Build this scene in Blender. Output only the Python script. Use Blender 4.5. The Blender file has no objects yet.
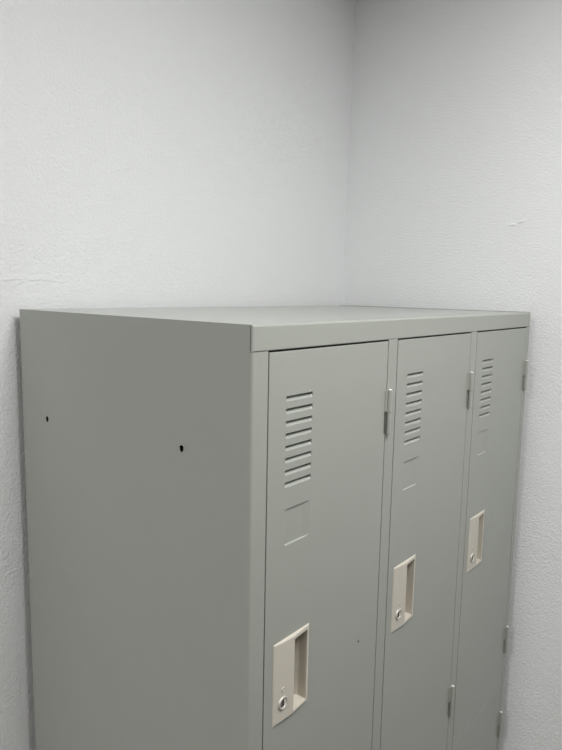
import bpy, bmesh, math, random
from mathutils import Matrix, Vector
random.seed(4)
C = bpy.context.scene
H = 1.79            # height of the locker
WD, DP = 0.9, 0.508 # its width and depth
GB, GR = 0.018, 0.042   # gaps to the back wall and to the right wall

# ---------------------------------------------------------------- camera
cd = bpy.data.cameras.new('camera'); cam = bpy.data.objects.new('camera', cd)
C.collection.objects.link(cam); C.camera = cam
yaw, pitch, roll = 0.8761, -0.1348, 0.0192
cyw, syw = math.cos(yaw), math.sin(yaw)
fwd = Vector((syw*math.cos(pitch), cyw*math.cos(pitch), math.sin(pitch)))
rt = Vector((cyw, -syw, 0)); up = rt.cross(fwd)
rt2 = rt*math.cos(roll) + up*math.sin(roll); up2 = -rt*math.sin(roll) + up*math.cos(roll)
m = Matrix((rt2, up2, -fwd)).transposed().to_4x4()
m.translation = Vector((-0.5044, -0.4619, 0.0381 + H))
cam.matrix_world = m
cd.sensor_fit = 'HORIZONTAL'; cd.sensor_width = 36; cd.lens = 625.18/562*36
cd.clip_start = 0.02

# ---------------------------------------------------------------- world, light, exposure
w = bpy.data.worlds.new('world'); C.world = w; w.use_nodes = True
w.node_tree.nodes['Background'].inputs[0].default_value = (0.8, 0.85, 0.9, 1)
w.node_tree.nodes['Background'].inputs[1].default_value = 0.0
CEIL = 2.70
LX, LY, LS = 0.07, -0.74, 0.60
ld = bpy.data.lights.new('ceiling_panel_lamp', 'AREA'); ld.shape = 'SQUARE'; ld.size = LS
ld.energy = 28; ld.color = (1.0, 1.0, 0.98)
lo = bpy.data.objects.new('ceiling_panel_lamp', ld); C.collection.objects.link(lo)
lo.location = (LX, LY, CEIL - 0.02)
# fill lamp added to brighten the side panel, shaped as another ceiling panel
LX2, LY2 = -2.05, -0.20
ld_fill = ld.copy(); ld_fill.energy = 42
lo_fill = bpy.data.objects.new('ceiling_panel_lamp', ld_fill); C.collection.objects.link(lo_fill)
C.view_settings.view_transform = 'Standard'; C.view_settings.look = 'None'
C.view_settings.gamma = 1; C.view_settings.use_curve_mapping = False
C.view_settings.exposure = -0.07

# ---------------------------------------------------------------- materials
def mat(name, col, rough=0.5, spec=0.5, metal=0.0):
    M = bpy.data.materials.new(name); M.use_nodes = True
    b = M.node_tree.nodes['Principled BSDF']
    b.inputs['Base Color'].default_value = (*col, 1); b.inputs['Roughness'].default_value = rough
    b.inputs['Specular IOR Level'].default_value = spec; b.inputs['Metallic'].default_value = metal
    return M
def bump_chain(M, layers):
    """layers: list of (scale, detail, strength, distance, stretch)"""
    nt = M.node_tree; b = nt.nodes['Principled BSDF']
    tc = nt.nodes.new('ShaderNodeTexCoord'); prev = None
    for sc, det, st, di, stretch in layers:
        mp = nt.nodes.new('ShaderNodeMapping'); mp.inputs['Scale'].default_value = stretch
        nt.links.new(tc.outputs['Object'], mp.inputs['Vector'])
        n = nt.nodes.new('ShaderNodeTexNoise'); n.inputs['Scale'].default_value = sc
        n.inputs['Detail'].default_value = det; n.inputs['Roughness'].default_value = 0.6
        nt.links.new(mp.outputs[0], n.inputs['Vector'])
        bp = nt.nodes.new('ShaderNodeBump'); bp.inputs['Strength'].default_value = st
        bp.inputs['Distance'].default_value = di
        nt.links.new(n.outputs['Fac'], bp.inputs['Height'])
        if prev: nt.links.new(prev.outputs[0], bp.inputs['Normal'])
        prev = bp
    nt.links.new(prev.outputs[0], b.inputs['Normal'])
def tint(M, c1, c2, scale):
    nt = M.node_tree; b = nt.nodes['Principled BSDF']
    tc = nt.nodes.new('ShaderNodeTexCoord'); n = nt.nodes.new('ShaderNodeTexNoise')
    n.inputs['Scale'].default_value = scale; n.inputs['Detail'].default_value = 3
    r = nt.nodes.new('ShaderNodeValToRGB')
    r.color_ramp.elements[0].color = (*c1, 1); r.color_ramp.elements[1].color = (*c2, 1)
    r.color_ramp.elements[0].position = 0.3; r.color_ramp.elements[1].position = 0.7
    nt.links.new(tc.outputs['Object'], n.inputs['Vector']); nt.links.new(n.outputs['Fac'], r.inputs[0])
    nt.links.new(r.outputs[0], b.inputs['Base Color'])

PAINT = mat('grey_green_enamel', (0.31, 0.32, 0.29), 0.20, 0.55)
tint(PAINT, (0.302, 0.314, 0.285), (0.315, 0.326, 0.296), 3.0)
bump_chain(PAINT, [(260, 2, 0.05, 0.0006, (1, 1, 1)), (4, 1, 0.10, 0.004, (1, 1, 1))])
STEEL = mat('hinge_steel', (0.34, 0.345, 0.315), 0.38, 0.5, 0.1)
PIN = mat('pin_steel', (0.85, 0.85, 0.84), 0.3, 0.7, 0.4)
PLASTIC = mat('beige_plastic', (0.53, 0.495, 0.43), 0.40, 0.5)
bump_chain(PLASTIC, [(900, 2, 0.08, 0.0004, (1, 1, 1))])
CHROME = mat('lock_chrome', (0.52, 0.50, 0.46), 0.42, 0.5, 0.35)
DARK = mat('dark_interior', (0.02, 0.02, 0.018), 0.8, 0.2)
WALL = mat('white_textured_wallpaper', (0.80, 0.81, 0.82), 0.75, 0.25)
bump_chain(WALL, [(210, 3, 0.75, 0.0024, (1, 1, 1)), (480, 2, 0.6, 0.0012, (1, 1, 1.0)), (14, 2, 0.15, 0.006, (1, 1, 1))])
CEILM = mat('white_ceiling_tile', (0.80, 0.80, 0.79), 0.9, 0.2); bump_chain(CEILM, [(200, 2, 0.2, 0.001, (1, 1, 1))])
FLOORM = mat('brown_vinyl_floor', (0.13, 0.10, 0.07), 0.5, 0.4); tint(FLOORM, (0.12, 0.09, 0.062), (0.15, 0.115, 0.08), 30)
LAMPW = mat('lamp_white_enamel', (0.85, 0.85, 0.85), 0.5)

# ---------------------------------------------------------------- helpers
def obj(name, bm, material, parent=None, smooth=False):
    me = bpy.data.meshes.new(name)
    bm.to_mesh(me); bm.free()
    for mm in (material if isinstance(material, (list, tuple)) else [material]): me.materials.append(mm)
    if smooth:
        for p in me.polygons: p.use_smooth = True
    o = bpy.data.objects.new(name, me); C.collection.objects.link(o)
    if parent: o.parent = parent
    return o
def box(bm, x0, x1, y0, y1, z0, z1, bev=0.0, seg=2):
    r = bmesh.ops.create_cube(bm, size=1)
    vs = r['verts']
    bmesh.ops.scale(bm, vec=(x1-x0, y1-y0, z1-z0), verts=vs)
    bmesh.ops.translate(bm, vec=((x0+x1)/2, (y0+y1)/2, (z0+z1)/2), verts=vs)
    if bev:
        es = list({e for v in vs for e in v.link_edges})
        bmesh.ops.bevel(bm, geom=es, offset=bev, segments=seg, profile=0.5, affect='EDGES', clamp_overlap=True)
    return bm
def cyl(bm, p, r, h, axis='Z', seg=20, bev=0.0, r2=None):
    res = bmesh.ops.create_cone(bm, cap_ends=True, segments=seg, radius1=r, radius2=r if r2 is None else r2, depth=h)
    vs = res['verts']
    if axis == 'Y': bmesh.ops.rotate(bm, cent=(0, 0, 0), matrix=Matrix.Rotation(math.pi/2, 3, 'X'), verts=vs)
    bmesh.ops.translate(bm, vec=p, verts=vs)
    return bm
def struct(name, bm, m):
    o = obj(name, bm, m); o['kind'] = 'structure'; return o
def uniq(v, eps=2e-5):
    v = sorted(v); o = [v[0]]
    for a in v[1:]:
        if a - o[-1] > eps: o.append(a)
    return o
def field(bm, xs, zs, dep, skip=lambda x, z: False, y0=0.0):
    """front sheet facing -y; dep(x,z) metres pushed inward (+y)"""
    g = [[bm.verts.new((x, y0 + dep(x, z), z)) for z in zs] for x in xs]
    for i in range(len(xs)-1):
        for j in range(len(zs)-1):
            if skip((xs[i]+xs[i+1])/2, (zs[j]+zs[j+1])/2): continue
            bm.faces.new((g[i][j], g[i+1][j], g[i+1][j+1], g[i][j+1]))
    return g

# ---------------------------------------------------------------- the room
X0, X1, Y0, Y1 = -4.6, WD + GR, -5.2, DP + GB
T = 0.12
b = bmesh.new(); box(b, X0-T, X1+T, Y0-T, Y1+T, -0.12, 0); struct('floor', b, FLOORM)
b = bmesh.new(); box(b, X0-T, X1+T, Y0-T, Y1+T, CEIL, CEIL+0.12); struct('ceiling', b, CEILM)
# the two walls behind the locker lean by a few millimetres, as in the photograph
def wall_quad(bm, prof, axis, a0, a1, thick):
    vs = []
    for a in (a0, a1):
        for (z, p) in ((0, prof[0]), (CEIL, prof[1])):
            for t in (0, thick):
                vs.append(bm.verts.new((a, p+t, z) if axis == 'x' else (p+t, a, z)))
    bmesh.ops.convex_hull(bm, input=vs)
    bmesh.ops.recalc_face_normals(bm, faces=bm.faces[:])
b = bmesh.new(); wall_quad(b, (Y1 + 0.022, Y1 - 0.010), 'x', X0-T, X1+T, T); struct('wall_back', b, WALL)
b = bmesh.new(); wall_quad(b, (X1 - 0.004, X1 + 0.003), 'y', Y0-T, Y1+T, T); wr = struct('wall_right', b, WALL)
b = bmesh.new(); box(b, X0-T, X0, Y0-T, Y1+T, 0, CEIL); struct('wall_left', b, WALL)
b = bmesh.new(); box(b, X0-T, X1+T, Y0-T, Y0, 0, CEIL); struct('wall_front', b, WALL)

# ---------------------------------------------------------------- recessed ceiling light and the added fill panel (above the frame)
for lamp, lx, ly, txt in ((lo, LX, LY, 'square white flat panel lamp on the ceiling in front of the lockers'),
                          (lo_fill, LX2, LY2, 'added fill lamp, a square white flat panel on the ceiling beside the lockers, further into the room')):
    cl = bpy.data.objects.new('ceiling_light', None); C.collection.objects.link(cl); cl.location = (lx, ly, CEIL)
    cl['label'] = txt; cl['category'] = 'ceiling light'
    b = bmesh.new(); h = LS/2
    for a in ((-h-.03, h+.03, -h-.03, -h), (-h-.03, h+.03, h, h+.03), (-h-.03, -h, -h, h), (h, h+.03, -h, h)):
        box(b, a[0], a[1], a[2], a[3], -0.030, 0)
    obj('frame', b, LAMPW, cl)
    b = bmesh.new(); box(b, -h, h, -h, h, -0.012, 0); obj('reflector', b, LAMPW, cl)
    lamp.parent = cl; lamp.location = (0, 0, -0.02)

# ---------------------------------------------------------------- the locker
ROOT = Vector((WD/2, DP/2, 0))
lk = bpy.data.objects.new('locker', None); C.collection.objects.link(lk); lk.location = ROOT
lk['label'] = 'grey-green steel locker with louvred doors standing in the corner of the white walls'
lk['category'] = 'locker'
def part(name, bm, m, smooth=False):
    o = obj(name, bm, m, lk, smooth); o.location = -ROOT; return o
HC, S0, SM, SR = 0.0301, 0.0282, 0.0273, 0.0190
DW = (WD - S0 - 2*SM - SR)/3
XL = [S0 + i*(DW+SM) for i in range(3)]; XR = [x + DW for x in XL]
SH = 0.0012   # sheet thickness
BZ = 0.080    # plinth height

# side panels: left one carries the two mounting holes and folds round onto the front
def side_left():
    bm = bmesh.new()
    holes = [(0.1172, H-0.1592, 0.0039), (0.4335, H-0.1689, 0.0040)]
    R = 0.0032
    g0 = None
    for strip, (ya, yb) in enumerate(((R, 0.27), (0.27, DP))):
        hs = [holes[strip]]
        ys = [ya, yb]; zs = [0.0, H*0.25, H*0.5, H*0.75, H]
        for y, z, r in hs: ys += [y-2*r, y+2*r]; zs += [z-2*r, z+2*r]
        ys, zs = uniq(ys), uniq(zs)
        g = {(y, z): bm.verts.new((0, y, z)) for y in ys for z in zs}
        if strip == 0: g0, zs0 = g, zs
        for i in range(len(ys)-1):
            for j in range(len(zs)-1):
                yc, zc = (ys[i]+ys[i+1])/2, (zs[j]+zs[j+1])/2
                hit = [q for q in hs if abs(q[0]-yc) < 1e-4 and abs(q[1]-zc) < 1e-4]
                q4 = [g[ys[i], zs[j]], g[ys[i], zs[j+1]], g[ys[i+1], zs[j+1]], g[ys[i+1], zs[j]]]
                if not hit: bm.faces.new(q4); continue
                hy, hz, r = hit[0]; n = 24; out = []; rim = []; inn = []
                for k in range(n):
                    a = 2*math.pi*k/n + math.pi/4
                    c, s = math.cos(a), math.sin(a); mx = max(abs(c), abs(s))
                    corner = k % (n//4) == 0
                    if corner: out.append(min(q4, key=lambda v: (v.co.y-(hy+2*r*c/mx))**2+(v.co.z-(hz+2*r*s/mx))**2))
                    else: out.append(bm.verts.new((0, hy+2*r*c/mx, hz+2*r*s/mx)))
                    rr = r*(1+0.03*math.sin(3*a+1)+0.05*random.random())*(1.2 if 16 <= k <= 17 else 1)
                    rim.append(bm.verts.new((0, hy+rr*c*0.95, hz+rr*s*1.08)))
                    inn.append(bm.verts.new((0.0006, hy+rr*c*0.95, hz+rr*s*1.08)))
                for k in range(n):
                    k2 = (k+1) % n
                    bm.faces.new((out[k2], out[k], rim[k], rim[k2])); bm.faces.new((rim[k2], rim[k], inn[k], inn[k2]))
    g, zs = g0, zs0
    # rounded front corner and the front return
    prev = {z: g[(R, z)] for z in zs}
    ring = []
    for k in range(1, 6):
        a = math.pi/2*k/5; ring.append((R - R*math.cos(a), R - R*math.sin(a)))
    ring += [(0.010, 0.0), (S0-0.0014, 0.0), (S0-0.0008, 0.0003), (S0-0.0006, 0.014), (0.004, 0.014)]
    cap_z = H - HC - 0.0003
    zz = [z for z in zs if z < cap_z] + [cap_z]
    # front return stops under the cap; the side itself runs to the top
    top_in = bm.verts.new((0, R, cap_z))
    col0 = [prev[z] for z in zz[:-1]] + [top_in]
    for (x, y) in ring:
        cur = [bm.verts.new((x, y, z)) for z in zz]
        for j in range(len(zz)-1): bm.faces.new((col0[j+1], col0[j], cur[j], cur[j+1]))
        col0 = cur
    return bm
part('side_panel', side_left(), PAINT)
bm = bmesh.new()
box(bm, WD-0.0011, WD, 0.0012, DP, 0, H+0.0013, 0.0003, 1); box(bm, WD-SR+0.0006, WD, 0, 0.014, 0, H-HC-0.0003, 0.0012, 2)
part('side_panel', bm, PAINT)
bm = bmesh.new(); box(bm, 0.001, WD-0.001, DP-0.0015, DP, 0, H-0.001); part('back_panel', bm, PAINT)
# cap: top sheet and front fascia in one folded sheet
bm = bmesh.new()
prof = [(DP, H), (0.0030, H)]
R = 0.0030
for k in range(1, 6):
    a = math.pi/2*k/5; prof.append((R - R*math.sin(a), H - R + R*math.cos(a)))
prof += [(0, H-HC+0.001), (0.0006, H-HC), (0.016, H-HC), (0.016, H-HC+0.0012), (0.0016, H-0.004), (DP, H-0.0016)]
prof = prof[:-3] + [(0.016, H-HC+0.0012), (0.0016, H-HC+0.0012), (0.0016, H-0.0016), (DP, H-0.0016)]
xa, xb = 0.0004, WD-0.0013
RC = 0.0032
xcuts = [0.0002 + RC*(1-math.cos(math.pi/2*k/6)) for k in range(7)] + [0.3, 0.6, xb-0.001, xb]
def yo(x):
    t = (0.0002 + RC - x)/RC
    return RC*(1-math.sqrt(max(0, 1-t*t)))*0.93 if t > 0 else 0.0
rows = [[bm.verts.new((x, max(y, yo(x) + (0.0012 if k > 12 else 0)) if y < 0.012 else y, z)) for k, (y, z) in enumerate(prof)] for x in xcuts]
n = len(prof)
for r0, r1 in zip(rows, rows[1:]):
    for k in range(n): bm.faces.new((r0[k], r0[(k+1) % n], r1[(k+1) % n], r1[k]))
bm.faces.new(rows[0][::-1]); bm.faces.new(rows[-1])
bmesh.ops.recalc_face_normals(bm, faces=bm.faces[:])
part('top_cap', bm, PAINT)
for i in range(2):
    bm = bmesh.new(); box(bm, XR[i]+0.0007, XL[i+1]-0.0006, 0.0002, 0.014, BZ-0.01, H-HC-0.0002, 0.0009, 2)
    part('divider_stile', bm, PAINT)
    bm = bmesh.new(); box(bm, XR[i]+SM/2-0.0006, XR[i]+SM/2+0.0006, 0.016, DP-0.003, BZ, H-0.004); part('partition', bm, PAINT)
TZ = H - 0.8689
bm = bmesh.new(); box(bm, S0, WD-SR, 0.0030, 0.016, TZ-0.012, TZ+0.012); part('cross_rail', bm, PAINT)
bm = bmesh.new(); box(bm, 0.002, WD-0.002, 0.020, DP-0.003, TZ-0.0006, TZ+0.0006); part('shelf', bm, PAINT)
bm = bmesh.new(); box(bm, S0, WD-SR, 0.0005, 0.016, 0.0, BZ-0.0015, 0.001); box(bm, 0.002, WD-0.002, 0.02, DP-0.003, BZ-0.002, BZ); part('plinth', bm, PAINT)

# ---- door (local coordinates: x from its left edge, z from the locker top, y=0 the face)
HT = -(HC + 0.0024); HB = -(0.8689 - 0.0010)
dl, dr = 0.0008, DW - 0.0013
LVX = (0.0325, 0.0845); LVZ = [-0.0868 + 0.0006 - k*0.01513 for k in range(8)]; LVH = 0.0066
KX = (0.0335, 0.0845); KZ = (-0.2262, -0.2730)
PX = (0.0170, 0.0888); PZ = (-0.3959, -0.5063)
HGZ = [(-0.1034, -0.1710), (-0.7240, -0.7916)]
def smooth(t): t = max(0.0, min(1.0, t)); return t*t*(3-2*t)
def door_depth(x, z):
    d = 0.0
    if LVX[0] < x < LVX[1]:
        e = min(x-LVX[0], LVX[1]-x)/0.0022
        e = math.sqrt(max(0.0, 1-(1-min(1.0, e))**2))
        for lz in LVZ:
            if lz-LVH < z < lz:
                t = (lz-z)/LVH
                p = (t/0.30) if t < 0.30 else (1-(t-0.30)/0.70)
                d = 0.0046*e*p
    if KX[0] < x < KX[1] and KZ[1] < z < KZ[0]:
        t = min(1.0, (KZ[0]-z)/0.0014, (z-KZ[1])/0.0013, (x-KX[0])/0.0030, (KX[1]-x)/0.0120)
        d = 0.0019*max(0.0, t)
    return d
def make_door_sheet():
    bm = bmesh.new()
    xs = [dl, dr, dr-0.0035, DW/2, PX[0]+0.004, PX[1]-0.004]
    zs = [HT, HB, PZ[0]-0.005, PZ[1]+0.005]
    xs += [LVX[0]+0.0022*q for q in (0, .08, .25, .5, .75, 1)] + [LVX[1]-0.0022*q for q in (0, .08, .25, .5, .75, 1)]
    for lz in LVZ: zs += [lz-LVH*q for q in (0, .10, .20, .30, .5, .75, 1)]
    xs += [KX[0], KX[0]+0.0030, KX[1], KX[1]-0.0120]
    zs += [KZ[0], KZ[0]-0.0014, KZ[1], KZ[1]+0.0013]
    for a, c in HGZ: zs += [(a+c)/2, c+0.001]
    xs, zs = uniq(xs), uniq(zs)
    def skip(x, z):
        if PX[0]+0.004 < x < PX[1]-0.004 and PZ[1]+0.005 < z < PZ[0]-0.005: return True
        if x > dr-0.0035:
            for a, c in HGZ:
                if c+0.001 < z < (a+c)/2: return True
        return False
    field(bm, xs, zs, door_depth, skip)
    # folded edges all round
    e = 0.0007
    rim = [e for e in bm.edges if len(e.link_faces) == 1]
    r = bmesh.ops.extrude_edge_only(bm, edges=rim)
    nv = [v for v in r['geom'] if isinstance(v, bmesh.types.BMVert)]
    for v in nv: v.co.y += 0.0016
    outer = [v for v in nv if abs(v.co.x-dl) < 1e-5 or abs(v.co.x-dr) < 1e-5 or abs(v.co.z-HT) < 1e-5 or abs(v.co.z-HB) < 1e-5]
    for v in outer: v.co.y += 0.013
    bmesh.ops.recalc_face_normals(bm, faces=bm.faces[:])
    # make sure the face looks to -y
    f = max(bm.faces, key=lambda q: q.calc_area())
    if f.normal.y > 0: bmesh.ops.reverse_faces(bm, faces=bm.faces[:])
    es = [q for q in bm.edges if len(q.link_faces) == 2 and (abs(q.verts[0].co.y) < 1e-6 and abs(q.verts[1].co.y) < 1e-6) and q.calc_face_angle(0) > 1.2
          and (all(abs(v.co.x-dl) < 1e-5 for v in q.verts) or all(abs(v.co.z-HT) < 1e-5 for v in q.verts) or all(abs(v.co.z-HB) < 1e-5 for v in q.verts) or all(abs(v.co.x-dr) < 1e-5 for v in q.verts))]
    bmesh.ops.bevel(bm, geom=es, offset=0.0007, segments=2, profile=0.5, affect='EDGES')
    return bm
def make_handle():
    """moulded pull: bowed plate with a deep finger pocket in its right half"""
    bm = bmesh.new(); w, hh = PX[1]-PX[0], PZ[0]-PZ[1]
    px = (0.525, 0.935); pz = (0.055, 0.955)
    def out(fx, fz):
        if fx < 0.54: a = 0.0014 + 0.0026*math.sin(math.pi/2*fx/0.54)
        else: a = 0.0040 - 0.0026*((fx-0.54)/0.46)
        return a
    fx = [0, .012, .03, .12, .22, .32, .40, .47, px[0]-.008, px[0], px[0]+.012, px[0]+.02, .7, .8, .88, px[1]-.05, px[1]-.008, px[1], .985, 1]
    fz = [0, .008, .022, pz[0]-.006, pz[0], pz[0]+.008, .2, .4, .6, .8, pz[1]-.008, pz[1], pz[1]+.008, .978, .992, 1]
    def dep(x, z):
        a = (x-PX[0])/w; c = (PZ[0]-z)/hh
        o = out(a, c)
        ed = min(a/0.03, (1-a)/0.015, c/0.022, (1-c)/0.022)
        if ed < 1: o *= 0.25 + 0.75*math.sqrt(max(0, 1-(1-ed)**2))
        if px[0]+0.004 < a < px[1]-0.004 and pz[0]+0.003 < c < pz[1]-0.003:
            o = -0.0165
            t = (px[1]-a)/0.06
            if t < 1: o = -0.0165 + 0.006*(1-t)
        return -o
    xs = [PX[0]+w*f for f in fx]; zs = sorted(PZ[0]-hh*f for f in fz)
    field(bm, xs, zs, dep)
    rim = [e for e in bm.edges if len(e.link_faces) == 1]
    r = bmesh.ops.extrude_edge_only(bm, edges=rim)
    for v in r['geom']:
        if isinstance(v, bmesh.types.BMVert): v.co.y = 0.0
    bmesh.ops.recalc_face_normals(bm, faces=bm.faces[:])
    return bm, out
def ring_lathe(bm, c, prof, seg=32):
    """prof: (radius, y) going outward; axis along y"""
    rows = []
    for r, y in prof:
        rows.append([bm.verts.new((c[0]+r*math.cos(2*math.pi*k/seg), y, c[1]+r*math.sin(2*math.pi*k/seg))) for k in range(seg)])
    for a, b2 in zip(rows, rows[1:]):
        for k in range(seg): bm.faces.new((a[k], a[(k+1) % seg], b2[(k+1) % seg], b2[k]))
    bm.faces.new(rows[0]); 
    bmesh.ops.recalc_face_normals(bm, faces=bm.faces[:])
LOCK = (0.0345, -0.4800)
def make_door():
    d = part('door', make_door_sheet(), PAINT)
    hb, out = make_handle()
    obj('handle', hb, PLASTIC, d)
    ly = -out(0.33, .8)
    bm = bmesh.new()
    ring_lathe(bm, LOCK, [(0.0057, ly+0.0012), (0.0060, ly-0.0002), (0.0068, ly-0.0010), (0.0078, ly-0.0012), (0.0088, ly-0.0004), (0.0090, ly+0.0015)])
    obj('lock_ring', bm, CHROME, d, True)
    bm = bmesh.new(); cyl(bm, (LOCK[0], ly+0.0008, LOCK[1]), 0.0059, 0.0010, 'Y', 24); obj('lock_cylinder', bm, mat_lock, d)
    bm = bmesh.new(); box(bm, LOCK[0]-0.0009, LOCK[0]+0.0009, ly+0.0000, ly+0.0006, LOCK[1]-0.0036, LOCK[1]+0.0036); obj('keyhole', bm, DARK, d)
    # tiny moulded arrow marks above the lock
    bm = bmesh.new(); y = -out(.3, .5)
    pr = []
    for k in range(13):
        a = math.pi*(0.10+1.5*k/12); c2, s2 = math.cos(a), math.sin(a)
        q = [(LOCK[0]+rr*c2, yy, LOCK[1]+0.0185+rr*s2) for rr, yy in ((0.0021, y+0.0004), (0.0021, y-0.00045), (0.0027, y-0.0005), (0.0030, y+0.0004))]
        q = [bm.verts.new(v) for v in q]
        if pr:
            for e in range(4): bm.faces.new((pr[e], pr[(e+1) % 4], q[(e+1) % 4], q[e]))
        pr = q
    bmesh.ops.recalc_face_normals(bm, faces=bm.faces[:])
    obj('lock_mark', bm, PLASTIC, d)
    for a, c in HGZ:
        mid = (a+c)/2; bm = bmesh.new(); kx, ky = DW+0.0032, -0.0034
        cyl(bm, (kx, ky, (a-0.001+mid+0.0003)/2), 0.0038, (a-0.001)-(mid+0.0003), 'Z', 20)
        cyl(bm, (kx, ky, (c+0.001+mid-0.0003)/2), 0.0036, (mid-0.0003)-(c+0.001), 'Z', 20)
        # leaf over the door edge on the upper half, on the stile on the lower half
        box(bm, DW-0.0050, kx, -0.0016, 0.0004, mid+0.0003, a-0.001, 0.0003, 1)
        box(bm, kx-0.0008, kx+0.0036, -0.0022, 0.0002, c+0.001, mid-0.0003, 0.0003, 1)
        hg = obj('hinge', bm, STEEL, d)
        for pz_, rr, fl in ((a-0.0009, 0.0030, 0.5), (c+0.0006, 0.0022, 1.0)):
            bm = bmesh.new(); r = bmesh.ops.create_uvsphere(bm, u_segments=16, v_segments=8, radius=rr)
            bmesh.ops.scale(bm, vec=(1, 1, fl), verts=r['verts']); bmesh.ops.translate(bm, vec=(kx, ky, pz_), verts=r['verts'])
            po = obj('hinge_pin', bm, PIN, d, True); po['label'] = 'bright round end of the hinge pin'
    # bright dots: the two pressed corner nibs of the name-card recess
    for x in (KX[0]+0.0006, KX[1]-0.0024):
        bm = bmesh.new(); r = bmesh.ops.create_uvsphere(bm, u_segments=12, v_segments=8, radius=0.0012)
        bmesh.ops.translate(bm, vec=(x, 0.0001, KZ[1]+0.0006), verts=r['verts'])
        obj('card_nib', bm, PAINT, d, True)
    return d
mat_lock = mat('lock_barrel', (0.16, 0.15, 0.14), 0.4, 0.5, 0.6)
def dup(o, parent):
    c = o.copy(); C.collection.objects.link(c); c.parent = parent; return c
door0 = make_door(); door0.location = Vector((XL[0], 0, H)) - ROOT
doors = [door0]
for row in range(2):
    for i in range(3):
        if row == 0 and i == 0: continue
        d = dup(door0, lk); d.location = Vector((XL[i], 0, H - row*0.8366)) - ROOT
        for ch in list(door0.children): dup(ch, d)
        doors.append(d)
# small chip in the paint of the first door
bm = bmesh.new(); cyl(bm, (0, 0, 0), 0.0015, 0.0008, 'Y', 7, r2=0.0015)
pc = obj('paint_chip', bm, DARK, door0); pc.location = (0.2412-XL[0], 0.0001, -0.4771); pc['label'] = 'tiny dark chip in the paint'

# ---------------------------------------------------------------- small tear in the wallpaper of the right wall

def ridge(pts, wall, name, lab, m, width, lift, axis):
    """thin lifted lip of paper along pts (position along the wall, z); width down the wall, lift off it"""
    bm = bmesh.new(); n = len(pts); rows = []
    for k, (a, z, px) in enumerate(pts):
        f = math.sin(math.pi*(k+0.15)/(n-0.7)); l = lift*f; wd_ = width*(0.4+0.6*f)
        prof = [(0.0004, wd_), (-l*0.6, wd_*0.35), (-l, 0), (-l*0.75, -0.0003), (0.0004, wd_*0.2)]
        rows.append([bm.verts.new((px+o, a, z+dz) if axis == 'y' else (a, px+o, z+dz)) for o, dz in prof])
    for r0, r1 in zip(rows, rows[1:]):
        for k in range(5): bm.faces.new((r0[k], r0[(k+1) % 5], r1[(k+1) % 5], r1[k]))
    bm.faces.new(rows[0]); bm.faces.new(rows[-1])
    bmesh.ops.recalc_face_normals(bm, faces=bm.faces[:])
    o = obj(name, bm, m, wall); o['label'] = lab
def wx(z): return X1 - 0.004 + 0.007*z/CEIL
def wy(z): return Y1 + 0.022 - 0.032*z/CEIL
ridge([(0.079-0.0205*k/6, 1.9835+0.0003*k-0.0018*(k > 4)*0, wx(1.984)) for k in range(7)], wr, 'wallpaper_tear', 'small lifted tear in the wallpaper', WALL, 0.0048, 0.0030, 'y')
ridge([(0.0585-0.021*k/6, 1.9875+0.0011*k, wx(1.99)) for k in range(7)], wr, 'wallpaper_tear', 'small lifted tear in the wallpaper', WALL, 0.0050, 0.0026, 'y')
ridge([(-0.12+0.24*k/14, 1.8368+0.0010*math.sin(k*0.9)-0.001*(k % 3 == 0), wy(1.837)) for k in range(15)], bpy.data.objects['wall_back'], 'wallpaper_crease', 'faint crease in the wallpaper', WALL, 0.0160, 0.0006, 'x')
